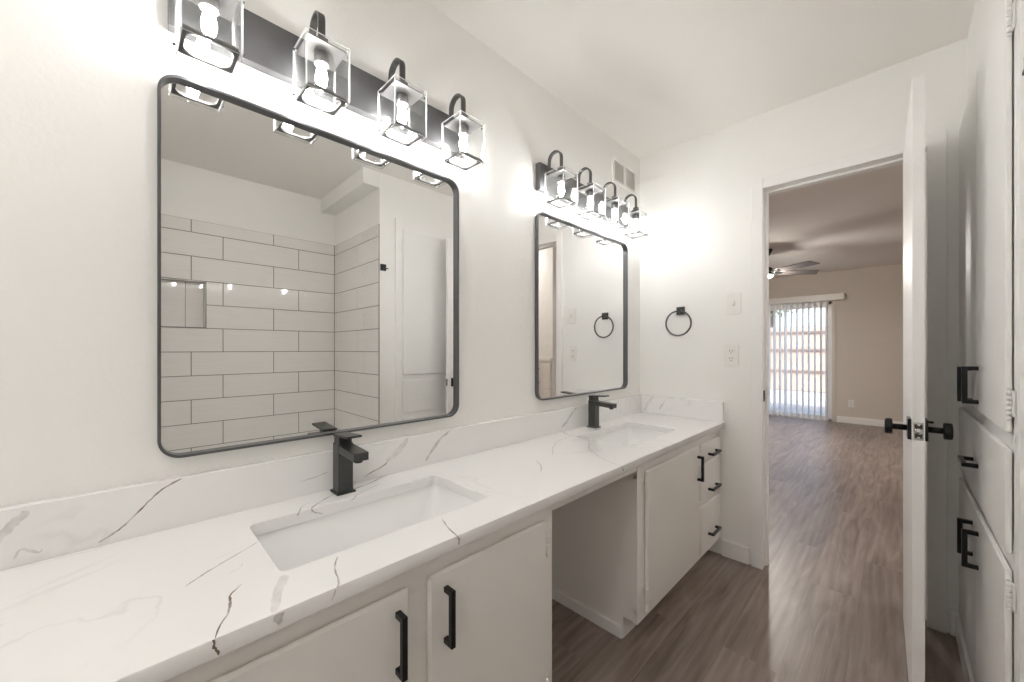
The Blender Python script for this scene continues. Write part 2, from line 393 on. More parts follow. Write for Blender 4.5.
# living room walls
SX0, SX1, SZ = -1.37, .46, 1.95     # sliding door opening
structbox('wall_living_far', [(-3.2, SX0, 8.1, 8.25, 0, H), (SX1, 3.2, 8.1, 8.25, 0, H), (SX0, SX1, 8.1, 8.25, SZ, H)], M['living'])
structbox('wall_living_left', [(-3.2, -3.05, YB, 8.1, 0, H)], M['living'])
structbox('wall_living_right', [(3.05, 3.2, YB, 8.1, 0, H)], M['living'])
structbox('wall_closet', [(1.55, 3.05, 3.40, 3.95, 1.072, H), (2.56, 3.05, 3.40, 3.95, 0, 1.072), (1.55, 2.56, 3.91, 3.95, 0, 1.072)], M['wall'])

# baseboards
def baseboard(name, x0, x1, y0, y1, h=.1):
    return struct(MB().box(x0, x1, y0, y1, 0, h, M['trim'], bev=.004).build(name))
baseboard('baseboard_end', .50, .638, YW-.015, YW, .092)
baseboard('baseboard_end_right', 1.362, 1.392, YW-.014, YW, .11)
baseboard('baseboard_right', XR-.014, XR, 1.30, 1.385)
baseboard('baseboard_living_far', SX1+.06, 3.05, 8.085, 8.1)
baseboard('baseboard_living_far_left', -3.05, SX0-.06, 8.085, 8.1)
baseboard('baseboard_living_right', 3.035, 3.05, 3.96, 8.08)

# doorway trim: casing on the bathroom side, jamb lining with stop
mb = MB()
mb.box(OX0-.052, OX0+.002, YW-.016, YW, 0, OZ+.055, M['trim'], bev=.003)
mb.box(OX1-.002, OX1+.055, YW-.016, YW, 0, OZ+.055, M['trim'], bev=.003)
mb.box(OX0+.002, OX1-.002, YW-.016, YW, OZ-.002, OZ+.055, M['trim'], bev=.003)
struct(mb.build('trim_1'))
mb = MB()
mb.box(OX0-.02, OX0, YW+.0005, YB+.004, 0, OZ, M['trim'])
mb.box(OX1, OX1+.02, YW+.0005, YB+.004, 0, OZ, M['trim'])
mb.box(OX0-.02, OX1+.02, YW+.0005, YB+.004, OZ, OZ+.02, M['trim'])
mb.box(OX0, OX0+.011, YW+.045, YW+.08, 0, OZ, M['trim'], bev=.002)
mb.box(OX0+.011, OX1-.011, YW+.045, YW+.08, OZ-.011, OZ, M['trim'], bev=.002)
mb.box(OX1-.011, OX1, YW+.045, YW+.08, 0, OZ, M['trim'], bev=.002)
jamb = struct(mb.build('trim_2'))
st = MB().box(OX0, OX0+.002, YW+.006, YW+.036, .895, .955, M['black'], bev=.0008)
st.box(OX0+.0015, OX0+.0025, YW+.014, YW+.028, .91, .94, M['hole'])
st.build('strike_plate', jamb)

# ------------------------------------------------------------------ shower tiles (individual bevelled tiles on grout)
def tile_run(mb, place, u0, u1, joint_a, joint_b, skip=None):
    rows = [(1.983, 2.07)]+[(1.983-.165*(k+1), 1.983-.165*k) for k in range(10)]
    g = .0023
    for r, (z0, z1) in enumerate(rows):
        z0 = max(z0, .40)
        if z1 <= z0+.01: continue
        j = joint_a if r % 2 == 0 else joint_b
        xs = [u0]; k0 = math.ceil((u0-j)/.495)
        while j+k0*.495 < u1-.004:
            if j+k0*.495 > u0+.004: xs.append(j+k0*.495)
            k0 += 1
        xs.append(u1)
        for a, b in zip(xs, xs[1:]):
            segs = [(a, b)]
            if skip and z0 < skip[3]-.01 and z1 > skip[2]+.01:
                segs = []
                if a < skip[0]: segs.append((a, min(b, skip[0])))
                if b > skip[1]: segs.append((max(a, skip[1]), b))
            for p, q in segs:
                if q-p > .006: place(mb, p+g, q-g, z0+g, z1-g)
mb = MB()
mb.box(2.2335, 2.2398, -.25, .063, .38, 2.07, M['grout']); mb.box(2.2335, 2.2398, .393, 1.268, .38, 2.07, M['grout'])
mb.box(2.2335, 2.2398, .063, .393, .38, 1.323, M['grout']); mb.box(2.2335, 2.2398, .063, .393, 1.653, 2.07, M['grout'])
tile_run(mb, lambda mb, a, b, c, d: mb.box(2.2295, 2.2345, a, b, c, d, M['tile'], bev=.001, seg=1), -.25, 1.264, .312, .489, (.063, .393, 1.323, 1.653))
struct(mb.build('wall_shower_back_tiles'))
mb = MB()
mb.box(1.412, 2.2335, 1.2685, 1.2748, .38, 2.07, M['grout'])
tile_run(mb, lambda mb, a, b, c, d: mb.box(a, b, 1.2645, 1.2695, c, d, M['tile'], bev=.001, seg=1), 1.412, 2.229, 1.641-.495, 1.757-.495)
struct(mb.build('wall_shower_right_tiles'))
mb = MB()
mb.box(1.412, 2.2335, -.2598, -.255, .38, 2.07, M['grout'])
tile_run(mb, lambda mb, a, b, c, d: mb.box(a, b, -.256, -.2505, c, d, M['tile'], bev=.001, seg=1), 1.412, 2.229, 1.641-.495, 1.757-.495)
struct(mb.build('wall_shower_left_tiles'))
# niche lining
mb = MB()
mb.box(2.318, 2.335, .0635, .3925, 1.3235, 1.6525, M['grout'])
for a, b in ((.068, .2865), (.2895, .388)): mb.box(2.315, 2.319, a, b, 1.328, 1.648, M['tile'], bev=.001, seg=1)
mb.box(2.24, 2.318, .0635, .067, 1.3235, 1.6525, M['tile']); mb.box(2.24, 2.318, .389, .3925, 1.3235, 1.6525, M['tile'])
mb.box(2.24, 2.318, .067, .389, 1.3235, 1.327, M['tile']); mb.box(2.24, 2.318, .067, .389, 1.649, 1.6525, M['tile'])
M['edge'] = mat('niche_edge_metal', S(150, 148, 144), .35, .8)
for b in ((.0635, .0695, 1.3235, 1.6525), (.3865, .3925, 1.3235, 1.6525), (.0695, .3865, 1.3235, 1.3295), (.0695, .3865, 1.6465, 1.6525)):
    mb.box(2.226, 2.24, *b, M['edge'])
struct(mb.build('wall_shower_niche'))
# bathtub
t = bmesh.new()
mb = MB()
o = rrect(1.43, 2.23, -.248, 1.262, .02); i = rrect(1.50, 2.17, -.15, 1.18, .14)
ringmesh(mb, o, i, .365, .395, M['ceramic'])
mb.box(1.43, 1.45, -.248, 1.262, 0, .366, M['ceramic'])
n = len(i); rings = []
for sc, z in ((1, .37), (.97, .25), (.9, .12), (.82, .09)):
    rings.append([((x-1.835)*sc+1.835, (y-.515)*sc+.515, z) for x, y in i])
R_ = [[t.verts.new(p) for p in r] for r in rings]
for A, B in zip(R_, R_[1:]):
    for k in range(n): f = t.faces.new((A[k], A[(k+1) % n], B[(k+1) % n], B[k])); f.smooth = True
t.faces.new(R_[-1])
mb._add(t, M['ceramic'])
tub = mb.build('bathtub'); tag(tub, 'white bathtub in the tiled alcove opposite the large mirror', 'bathtub')

# ------------------------------------------------------------------ vanity cabinets
XF = .484    # face frame front
XD = .500    # door and drawer fronts
def pull_handle(name, parent, loc, length=.124, vertical=True, proj=.03, s=.0115, d='+x', mount=.012):
    """square U pull; origin on the surface, projecting along +x (or -x)"""
    mb = MB(); g = 1 if d == '+x' else -1; L = length/2
    def bx(xa, xb, a, b, c, e):
        x0, x1 = sorted((g*xa, g*xb))
        if vertical: mb.box(x0, x1, c, e, a, b, M['black'], bev=.0007, seg=1)
        else: mb.box(x0, x1, a, b, c, e, M['black'], bev=.0007, seg=1)
    bx(proj-s, proj, -L, L, -s/2, s/2)
    bx(0, proj-s+.0005, -L, -L+mount, -s/2, s/2)
    bx(0, proj-s+.0005, L-mount, L, -s/2, s/2)
    return mb.build(name, parent, loc)
def hinge(parent, loc, d=1, m=None, h=.055):
    """painted butt hinge seen edge on: leaves and knuckles; d = side the frame leaf is on (y)"""
    mb = MB(); m = m or M['cab']
    for k in range(5):
        z0 = -h/2+h*k/5
        mb.cyl((0, 0, z0+.0006), (0, 0, z0+h/5-.0006), .0042, m, n=12)
    mb.cyl((0, 0, -h/2-.005), (0, 0, h/2+.005), .0028, m, n=10)
    mb.box(-.0136, -.0115, min(0, d*.02), max(0, d*.02), -h/2, h/2, m)
    return mb.build('hinge', parent, loc)
def door(parent, y0, y1, z0, z1, hy, hz, name='door'):
    """slab door: own origin at its lower hinge-free corner"""
    d = MB().box(XF+.001, XD, y0, y1, z0, z1, M['cab'], bev=.0055, seg=1).build(name, parent)
    pull_handle('handle', d, (XD, hy, hz))
    return d

cabL = thing('vanity_cabinet', 'off-white painted vanity base cabinet under the near sink, left of the knee space', 'cabinet', (0, 0, 0))
mb = MB()
mb.box(.02, XF-.02, -.96, .87, .09, .11, M['cab_in'])          # bottom board
mb.box(0.001, .42, -.96, .87, 0, .09, M['cab'])                 # toe kick
mb.box(.001, XF-.018, .874, .892, 0, .731, M['cab'])              # side panel at the knee space
mb.box(.001, XF-.018, -.975, -.96, 0, .731, M['cab'])
mb.box(.001, .012, -.96, .874, .11, .731, M['cab_in'])
x0, x1 = XF-.019, XF
mb.box(x0, x1, -.975, .892, .66, .731, M['cab'], bev=.0015)       # top rail
mb.box(x0, x1, -.975, .892, .088, .14, M['cab'], bev=.0015)
for a, b in ((.83, .892), (.38, .49), (-.08, .05), (-.54, -.43), (-.975, -.90)):
    mb.box(x0, x1-.0004, a, b, .13, .68, M['cab'])
mb.build('cabinet_body', cabL)
for y0, y1, hy in ((.458, .849, .500), (.019, .412, .384), (-.455, -.045, -.10), (-.925, -.515, -.57)):
    d = door(cabL, y0, y1, .112, .687, hy, .591)
    hs = y1 if hy < (y0+y1)/2 else y0
    sg = 1 if hs == y1 else -1
    for z in (.20, .615): hinge(d, (XD-.002, hs+sg*.003, z), sg)

cabR = thing('vanity_cabinet', 'off-white painted vanity base cabinet with one door and three drawers, beside the doorway wall', 'cabinet', (0, 0, 0))
mb = MB()
Y0, Y1 = 1.427, 2.409
mb.box(.001, XF-.018, Y0, Y0+.018, 0.09, .731, M['cab'])
mb.box(.001, .42, Y0+.002, Y1, 0, .09, M['cab'])
mb.box(.001, XF-.018, Y1-.012, Y1, .09, .731, M['cab'])
mb.box(.02, XF-.02, Y0+.018, Y1-.012, .09, .11, M['cab_in'])
mb.box(.001, .012, Y0+.018, Y1-.012, .11, .731, M['cab_in'])
x0, x1 = XF-.019, XF
mb.box(x0, x1, Y0-.004, Y1, .66, .731, M['cab'], bev=.0015)
mb.box(x0, x1, Y0-.004, Y1, .088, .14, M['cab'], bev=.0015)
for a, b in ((Y0-.004, 1.51), (2.02, 2.11), (2.36, Y1)): mb.box(x0, x1-.0004, a, b, .13, .68, M['cab'])
mb.box(x0, x1-.0007, 2.085, 2.38, .565, .625, M['cab']); mb.box(x0, x1-.0007, 2.085, 2.38, .350, .41, M['cab'])
mb.build('cabinet_body', cabR)
bs = MB().box(.001, .418, Y0-.010, Y0+.003, 0, .050, M['trim'], bev=.003)
bs.build('base_strip', cabR)
d = door(cabR, 1.479, 2.056, .112, .687, 2.026, .580)
for z in (.19, .615): hinge(d, (XD-.002, 1.476, z), -1)
for z0, z1 in ((.606, .687), (.398, .578), (.112, .364)):
    dr = MB().box(XF+.001, XD, 2.080, 2.386, z0, z1, M['cab'], bev=.0055, seg=1)
    dr.box(.12, XF-.02, 2.12, 2.35, z0+.03, z1-.03, M['cab_in'])
    dr = dr.build('drawer', cabR)
    zc = {.606: .622, .398: .436, .112: .200}[z0]
    pull_handle('handle', dr, (XD, 2.238, zc), vertical=False)
# rail bridging the knee space
ap = MB()
ap.box(XF-.020, XF-.001, .893, 1.422, .697, .731, M['cab'], bev=.0015)
ap.box(.001, XF-.021, .893, 1.426, .716, .731, M['cab_in'])
ap.box(.001, .018, .893, 1.426, .697, .716, M['cab_in'])
tag(ap.build('apron_rail'), 'off-white rail under the countertop bridging the open knee space', 'rail')

# ------------------------------------------------------------------ countertop with two sink cutouts
ZT, TH, XC = .762, .030, .515
SINKS = ((.128, .398, .203, .720), (.128, .398, 1.507, 2.024))
cu = bpy.data.curves.new('slab', 'CURVE'); cu.dimensions = '2D'; cu.fill_mode = 'BOTH'
cu.extrude = TH/2-.0015; cu.bevel_depth = .0015; cu.bevel_resolution = 2; cu.offset = -.0015
def spl(pts):
    s = cu.splines.new('POLY'); s.points.add(len(pts)-1); s.use_cyclic_u = True
    for p, (x, y) in zip(s.points, pts): p.co = (x, y, 0, 1)
spl([(.001, -.978), (XC, -.978), (XC, 2.408), (.001, 2.408)])
for x0, x1, y0, y1 in SINKS: spl(rrect(x0, x1, y0, y1, .016, 8)[::-1])
co = bpy.data.objects.new('slab_curve', cu); COL.objects.link(co)
dg = bpy.context.evaluated_depsgraph_get()
slab = bpy.data.meshes.new_from_object(co.evaluated_get(dg))
bpy.data.objects.remove(co)
top = thing('countertop', 'long white quartz countertop with gray veins over the whole vanity', 'countertop', (0, 0, 0))

def vein(mb, pts, k, to3, seed, jit=.2):
    wide = max(p[2] for p in pts) > .011
    VW = .9 if wide else .62
    k = k*.75 if wide else min(1, k*1.25); jit = .15 if wide else .45
    """thin irregular vein flush with the stone"""
    rnd = random.Random(seed)
    P = []
    for (a, b) in zip(pts, pts[1:]):
        for s in range(5):
            f = s/5; P.append([a[i]+(b[i]-a[i])*f for i in range(3)])
    P.append(list(pts[-1]))
    # smooth, then roughen
    Q = [p[:] for p in P]
    for _ in range(2):
        for i in range(1, len(Q)-1):
            Q[i] = [(Q[i-1][c]+2*Q[i][c]+Q[i+1][c])/4 for c in range(3)]
    t = bmesh.new(); A = []; B = []
    for i, (x, y, wd) in enumerate(Q):
        j = min(i+1, len(Q)-1); h = max(i-1, 0)
        dx, dy = Q[j][0]-Q[h][0], Q[j][1]-Q[h][1]; l = math.hypot(dx, dy) or 1
        nx, ny = -dy/l, dx/l
        wa = wd*VW/2*(1+rnd.uniform(-jit, jit)); wb = wd*VW/2*(1+rnd.uniform(-jit, jit))
        if i == len(Q)-1 or i == 0: wa *= .4; wb *= .4
        ox = rnd.uniform(-1, 1)*wd*.1
        A.append(t.verts.new(to3(x+nx*(wa+ox), y+ny*(wa+ox)))); B.append(t.verts.new(to3(x-nx*(wb-ox), y-ny*(wb-ox))))
    for i in range(len(A)-1): t.faces.new((A[i], A[i+1], B[i+1], B[i]))
    mb._add(t, vm(k))
mb = MB()
t = bmesh.new(); t.from_mesh(slab); bmesh.ops.translate(t, verts=t.verts, vec=(0, 0, ZT-TH/2)); mb._add(t, M['quartz'])
for q, (k, pts) in enumerate(TOPV): vein(mb, pts, k, lambda x, y: (max(x, .0215), y, ZT+.0003), q)
for q, (k, pts) in enumerate(FRONTV): vein(mb, pts, k, lambda y, z: (XC+.0003, y, min(z, ZT-.0006)), 40+q)
sl = mb.build('stone_slab', top)
BH = .876
mb = MB().box(.001, .02, -.978, 2.408, ZT+.0003, BH, M['quartz'], bev=.0012)
for q, (k, pts) in enumerate(BACKV): vein(mb, pts, k, lambda y, z: (.0203, y, min(max(z, ZT+.001), BH-.001)), 80+q)
mb.build('backsplash', top)
mb = MB().box(.0205, XC-.005, 2.389, 2.408, ZT+.0003, BH, M['quartz'], bev=.0012)
for q, (k, pts) in enumerate(ENDV): vein(mb, pts, k, lambda x, z: (max(x, .022), 2.3887, min(max(z, ZT+.001), BH-.001)), 120+q)
mb.build('side_splash', top)

# ------------------------------------------------------------------ sinks and faucets
def make_sink(x0, x1, y0, y1):
    cx, cy = (x0+x1)/2, (y0+y1)/2
    root = thing('sink', '', 'sink', (cx, cy, ZT-TH))
    mb = MB()
    a, b = (x1-x0)/2+.004, (y1-y0)/2+.004
    prof = [(0, -.0005, .020), (0, -.0035, .02), (.006, -.02, .026), (.02, -.095, .05), (.045, -.125, .06)]
    t = bmesh.new(); R = []
    for ins, z, rr in prof:
        R.append([t.verts.new((x, y, z)) for x, y in rrect(-a+ins, a-ins, -b+ins, b-ins, rr, 8)])
    n = len(R[0])
    for A, B in zip(R, R[1:]):
        for k in range(n): f = t.faces.new((A[k], A[(k+1) % n], B[(k+1) % n], B[k])); f.smooth = True
    f = t.faces.new(R[-1]); f.smooth = True
    # outer shell
    O = []
    for ins, z, rr in ((-.02, -.0005, .04), (-.02, -.012, .04), (-.008, -.02, .04), (.008, -.1, .05), (.035, -.137, .06)):
        O.append([t.verts.new((x, y, z)) for x, y in rrect(-a+ins, a-ins, -b+ins, b-ins, rr, 8)])
    for A, B in zip(O, O[1:]):
        for k in range(n): t.faces.new((A[(k+1) % n], A[k], B[k], B[(k+1) % n]))
    t.faces.new(O[-1][::-1])
    for k in range(n): t.faces.new((O[0][k], O[0][(k+1) % n], R[0][(k+1) % n], R[0][k]))
    mb._add(t, M['ceramic'])
    mb.build('basin', root)
    dr = MB(); dr.lathe([(.001, .0), (.022, .0), (.022, .003), (.018, .004), (.001, .0045)], M['black'], (0, 0, -.1252), n=24)
    dr.build('drain', root)
    return root
s1 = make_sink(*SINKS[0]); s1['label'] = 'white rectangular undermount sink below the large mirror, nearer the viewer'
s2 = dup(s1, ((SINKS[1][0]+SINKS[1][1])/2, (SINKS[1][2]+SINKS[1][3])/2, ZT-TH), 'white rectangular undermount sink below the far mirror, nearest the doorway wall')
def make_faucet(x, y):
    root = thing('faucet', '', 'faucet', (x, y, ZT+.0003))
    MB().box(-.028, .028, -.0265, .0265, 0, .005, M['gun'], bev=.001).build('base_plate', root)
    MB().box(-.021, .021, -.021, .021, .005, .143, M['gun'], bev=.0012).build('body', root)
    sp = MB()
    m = Matrix.Translation((.0, 0, .128)) @ Matrix.Rotation(math.radians(3), 4, 'Y')
    sp.box(.0215, .125, -.0205, .0205, -.008, .014, M['gun'], bev=.0012, mtx=m)
    sp.cyl((.106, 0, .107), (.106, 0, .118), .011, M['black'], n=20)
    sp.build('spout', root)
    MB().box(-.0185, .0185, -.0185, .0185, .143, .163, M['gun'], bev=.001).build('cartridge_housing', root)
    h = MB(); m = Matrix.Translation((0, 0, .166)) @ Matrix.Rotation(math.radians(-4), 4, 'Y')
    h.box(-.021, .082, -.021, .021, -.003, .003, M['gun'], bev=.001, mtx=m)
    h.build('lever', root)
    return root
f1 = make_faucet(.064, .446); f1['label'] = 'square dark gunmetal faucet behind the near sink, under the large mirror'
f2 = dup(f1, (.066, 1.757, ZT+.0003), 'square dark gunmetal faucet behind the far sink, nearest the doorway wall')

# ------------------------------------------------------------------ mirrors
def make_mirror(y0, z0, w, h):
    root = thing('wall_mirror', '', 'mirror', (0, y0, z0))
    mb = MB(); fw = .006
    ringmesh(mb, rrect(0, w, 0, h, .045, 10), rrect(fw, w-fw, fw, h-fw, .045-fw, 10), .0005, .019, M['frame'], YZ)
    mb.build('frame', root)
    g = MB(); g.prism(rrect(fw-.001, w-fw+.001, fw-.001, h-fw+.001, .045-fw, 10), .001, .004, M['mirror'], YZ)
    g.build('mirror_glass', root)
    return root
M['frame'] = mat('mirror_frame_metal', S(112, 114, 116), .3, .85)
m1 = make_mirror(.049, .922, .853, .898); m1['label'] = 'large rounded rectangular mirror in thin dark metal frame above the near sink'
m2 = dup(m1, (0, 1.360, .933), 'rounded rectangular mirror in thin dark frame above the far sink, near the doorway wall')

# ------------------------------------------------------------------ vanity lights
def make_light(y0, z0):
    root = thing('vanity_light', '', 'light fixture', (0, y0, z0))
    W = .855
    MB().box(.0005, .028, 0, W, 0, .128, M['brushed'], bev=.0015).build('backplate', root)
    for k in range(4):
        cy = .065+.2415*k; cx = .103; zt = .062     # zt: top plate height (relative), glass from -.072 to .07
        arm = MB(); path = [(.026, cy, .100), (.036, cy, .112)]
        R = .036; pc = (.067, .147)
        path = [(.0275, cy, .095), (.030, cy, .132)]
        for a in range(0, 181, 12):
            aa = PI-a*PI/180
            path.append((pc[0]+R*math.cos(aa), cy, pc[1]+R*math.sin(aa)))
        path.append((cx, cy, .098))
        arm.ribbon(path, (0, 1, 0), .018, .006, M['arm'])
        arm.box(.0275, .034, cy-.014, cy+.014, .080, .108, M['arm'], bev=.001)
        arm.box(cx-.013, cx+.013, cy-.013, cy+.013, .088, .098, M['arm'], bev=.002)
        a_ = arm.build('arm', root)
        s = .055
        sh = MB(); zb, zt = -.076, .070
        for sgn in (-1, 1):
            for ax in (0, 1):
                t0, t1 = (s-.004, s) if sgn > 0 else (-s, -s+.004)
                lo = -s if ax == 0 else -s+.0042; hi = -lo
                b = (cx+t0, cx+t1, cy+lo, cy+hi) if ax == 0 else (cx+lo, cx+hi, cy+t0, cy+t1)
                t = bmesh.new(); bmesh.ops.create_cube(t, size=1)
                for v in t.verts: v.co = Vector(((b[0]+b[1])/2+v.co.x*(b[1]-b[0]), (b[2]+b[3])/2+v.co.y*(b[3]-b[2]), (zb+zt)/2+v.co.z*(zt-zb)))
                gi = sh.mi(M['glass']); ei = sh.mi(M['glass_edge'])
                vs = [sh.bm.verts.new(v.co) for v in t.verts]; t.verts.index_update()
                for f in t.faces:
                    nf = sh.bm.faces.new([vs[v.index] for v in f.verts])
                    nf.material_index = gi if f.calc_area() > .008 else ei
                t.free()
        shd = sh.build('glass_shade', root)
        tp = MB()
        # top canopy: shallow pyramid from square plate to the arm
        q = s-.006
        t = bmesh.new()
        A = [t.verts.new((cx+x*q, cy+y*q, .058)) for x, y in ((-1, -1), (1, -1), (1, 1), (-1, 1))]
        A2 = [t.verts.new((cx+x*q, cy+y*q, .061)) for x, y in ((-1, -1), (1, -1), (1, 1), (-1, 1))]
        A3 = [t.verts.new((cx+x*.024, cy+y*.024, .070)) for x, y in ((-1, -1), (1, -1), (1, 1), (-1, 1))]
        B = [t.verts.new((cx+x*.011, cy+y*.011, .089)) for x, y in ((-1, -1), (1, -1), (1, 1), (-1, 1))]
        for P, Q in ((A, A2), (A2, A3), (A3, B)):
            for k4 in range(4): t.faces.new((P[k4], P[(k4+1) % 4], Q[(k4+1) % 4], Q[k4]))
        t.faces.new(A[::-1]); t.faces.new(B)
        tp._add(t, M['arm'])
        tp.build('top_plate', shd)
        bt = MB()
        q = s-.0045; i = rrect(cx-.043, cx+.043, cy-.043, cy+.043, .026, 11); o = []
        for x, y in i:
            mx_ = max(abs(x-cx), abs(y-cy)); o.append((cx+(x-cx)*q/mx_, cy+(y-cy)*q/mx_))
        ringmesh(bt, o, i, -.069, -.063, M['arm'])
        bt.build('bottom_plate', shd)
        for zz in (.058, -.063):
            for sx, sy in ((1, 1), (-1, -1)):
                MB().lathe([(.001, 0), (.0035, .001), (.0035, .004), (.001, .006)], M['black'], (cx+sx*.036, cy+sy*s, zz), n=10, mtx=Matrix.Rotation(-sy*PI/2, 4, 'X')).build('screw_knob', shd)
        MB().lathe([(.0185, 0), (.0185, .028), (.012, .034)], M['arm'], (cx, cy, .026), n=24).build('socket', root)
        prof = [(.008, .026), (.010, .018), (.0135, .004), (.0148, -.008), (.013, -.022), (.008, -.034), (.003, -.043), (.0008, -.047)]
        MB().lathe(prof, M['bulb'], (cx, cy, 0), n=20).build('bulb', root)
    return root
l1 = make_light(.067, 1.922); l1['label'] = 'four-lamp dark metal vanity light with square clear glass shades above the large near mirror'
l2 = dup(l1, (0, 1.365, 1.926), 'four-lamp dark metal vanity light with clear glass shades above the mirror by the doorway wall')

# ------------------------------------------------------------------ wall fittings
v = thing('air_vent', 'painted wall air vent with two louvre panels high beside the corner', 'vent', (0, 2.05, 2.18))
mb = MB(); W, Hh = .30, .155
M['ventin'] = mat('vent_shade', S(215, 211, 205), .9)
mb.box(.0005, .010, 0, W, 0, .02, M['wall'], bev=.002); mb.box(.0005, .010, 0, W, Hh-.02, Hh, M['wall'], bev=.002)
mb.box(.0005, .010, 0, .022, .02, Hh-.02, M['wall']); mb.box(.0005, .010, W-.022, W, .02, Hh-.02, M['wall']); mb.box(.0005, .010, W/2-.01, W/2+.01, .02, Hh-.02, M['wall'])
mb.build('vent_frame', v)
for a, b in ((.022, W/2-.01), (W/2+.01, W-.022)):
    lb = MB(); lb.box(.0005, .002, a, b, .02, Hh-.02, M['ventin'])
    z = .026
    while z < Hh-.022:
        m = Matrix.Translation((.0055, (a+b)/2, z)) @ Matrix.Rotation(math.radians(40), 4, 'Y')
        lb.box(-.004, .004, -(b-a)/2, (b-a)/2, -.0005, .0005, M['wall'], mtx=m); z += .009
    lb.build('louvre_panel', v)

tr = thing('towel_ring', 'black square-mount towel ring on the wall beside the doorway', 'towel ring', (.268, YW, 1.412))
MB().box(-.024, .024, -.010, -.0005, -.024, .024, M['gun'], bev=.001).box(-.009, .009, -.040, -.010, -.012, .006, M['gun'], bev=.001).build('mount', tr)
MB().torus((-.004, -.032, -.077), .075, .0052, M['arm'], Matrix.Rotation(PI/2, 4, 'X')).build('ring', tr)

sw = thing('light_switch', 'white light switch plate above the outlet beside the doorway', 'switch', (.561, YW, 1.432))
MB().box(-.036, .036, -.006, -.0005, -.06, .06, M['plastic'], bev=.002).build('wall_plate', sw)
MB().box(-.005, .005, -.016, -.006, -.004, .012, M['plastic'], bev=.001).box(-.0065, .0065, -.0068, -.006, -.013, .013, M['ventin']).build('toggle', sw)
def outlet(name, label, loc):
    r = thing(name, label, 'outlet', loc)
    MB().box(-.036, .036, -.006, -.0005, -.06, .06, M['plastic'], bev=.002).build('wall_plate', r)
    for z in (-.021, .021):
        m = MB().box(-.016, .016, -.009, -.006, z-.015, z+.015, M['plastic'], bev=.003)
        for x in (-.006, .006): m.box(x-.0012, x+.0012, -.0096, -.0088, z-.001, z+.008, M['hole'])
        m.cyl((0, -.0088, z-.008), (0, -.0096, z-.008), .0025, M['hole'], n=12)
        m.build('socket', r)
    return r
outlet('power_outlet', 'white double power outlet under the light switch beside the doorway', (.548, YW, 1.143))
outlet('power_outlet', 'white power outlet low on the far living room wall right of the patio door', (.695, 8.1, .315))
hk = thing('robe_hook', 'black square robe hook on the wall at the shower edge, seen in the large mirror', 'hook', (XR, 1.300, 1.763))
MB().box(-.006, -.0005, -.022, .022, -.024, .024, M['black'], bev=.001).build('mount', hk)
MB().box(-.016, -.006, -.006, .006, -.012, .0, M['black'], bev=.001).box(-.0175, -.013, -.006, .006, -.012, .016, M['black'], bev=.001).box(-.016, -.011, .006, .034, -.010, -.002, M['black'], bev=.001).build('prongs', hk)

# ------------------------------------------------------------------ built-in linen cabinet on the right wall
lc = thing('linen_cabinet', 'tall white built-in cabinet with upper doors, middle drawer and lower doors on the right wall', 'cabinet', (0, 0, 0))
XQ = 1.3975
mb = MB()
fx0, fx1 = XQ+.0005, XR-.0005
CY0, CY1 = 1.392, 2.408
mb.box(fx0+.001, fx1, CY0, 1.452, 0.0, 2.14, M['trim'], bev=.001)
mb.box(fx0+.001, fx1, 2.37, CY1, 0.0, 2.14, M['trim'], bev=.001)
mb.box(fx0+.001, fx1, 1.452, 2.37, 2.055, 2.14, M['trim']); mb.box(fx0+.001, fx1, 1.452, 2.37, .935, .995, M['trim'])
mb.box(fx0+.001, fx1, 1.452, 2.37, .645, .71, M['trim']); mb.box(fx0+.001, fx1, 1.452, 2.37, 0.0, .12, M['trim'])
mb.box(fx0+.001, fx1, 1.87, 1.92, .12, .65, M['trim']); mb.box(fx0+.001, fx1, 1.87, 1.92, .99, 2.06, M['trim'])
mb.box(fx0+.004, fx1, 1.45, 2.372, .1, 2.1, M['cab_in'])
mb.build('face_frame', lc)
MB().box(XQ-.020, XQ+.001, CY0, CY1-.015, 0, .09, M['trim'], bev=.002).build('base_strip', lc)
XL = XQ-.012
def ldoor(y0, y1, z0, z1, hy, hz, hinge_side, hzs):
    d = MB().box(XL, XQ-.0005, y0, y1, z0, z1, M['trim'], bev=.004).build('door', lc)
    pull_handle('handle', d, (XL, hy, hz), length=.116, d='-x', s=.012, proj=.034)
    for z in hzs:
        hm = MB(); yh = y0-.004 if hinge_side < 0 else y1+.004
        for k in range(5): hm.cyl((XQ-.006, yh, z-.03+.012*k+.0006), (XQ-.006, yh, z-.03+.012*(k+1)-.0006), .0045, M['trim'], n=12)
        for zz in (-.035, .035): hm.lathe([(.001, -.004), (.0045, -.002), (.0045, .002), (.001, .004)], M['trim'], (XQ-.006, yh, z+zz), n=12)
        hm.box(XQ-.002, XQ+.0004, min(yh, yh+hinge_side*.022), max(yh, yh+hinge_side*.022), z-.03, z+.03, M['trim'])
        hm.build('hinge', d)
ldoor(1.447, 1.892, .985, 2.07, 1.856, 1.066, -1, (1.053, 1.94))
ldoor(1.899, 2.378, .985, 2.07, 1.985, 1.060, 1, (1.053, 1.94))
ldoor(1.447, 1.892, .10, .665, 1.856, .555, -1, (.61, .18))
ldoor(1.899, 2.378, .10, .665, 1.985, .549, 1, (.61, .18))
dr = MB().box(XL, XQ-.0005, 1.447, 2.378, .702, .945, M['trim'], bev=.004).build('drawer', lc)
pull_handle('handle', dr, (XL, 1.917, .815), length=.122, vertical=False, d='-x', s=.012, proj=.034)

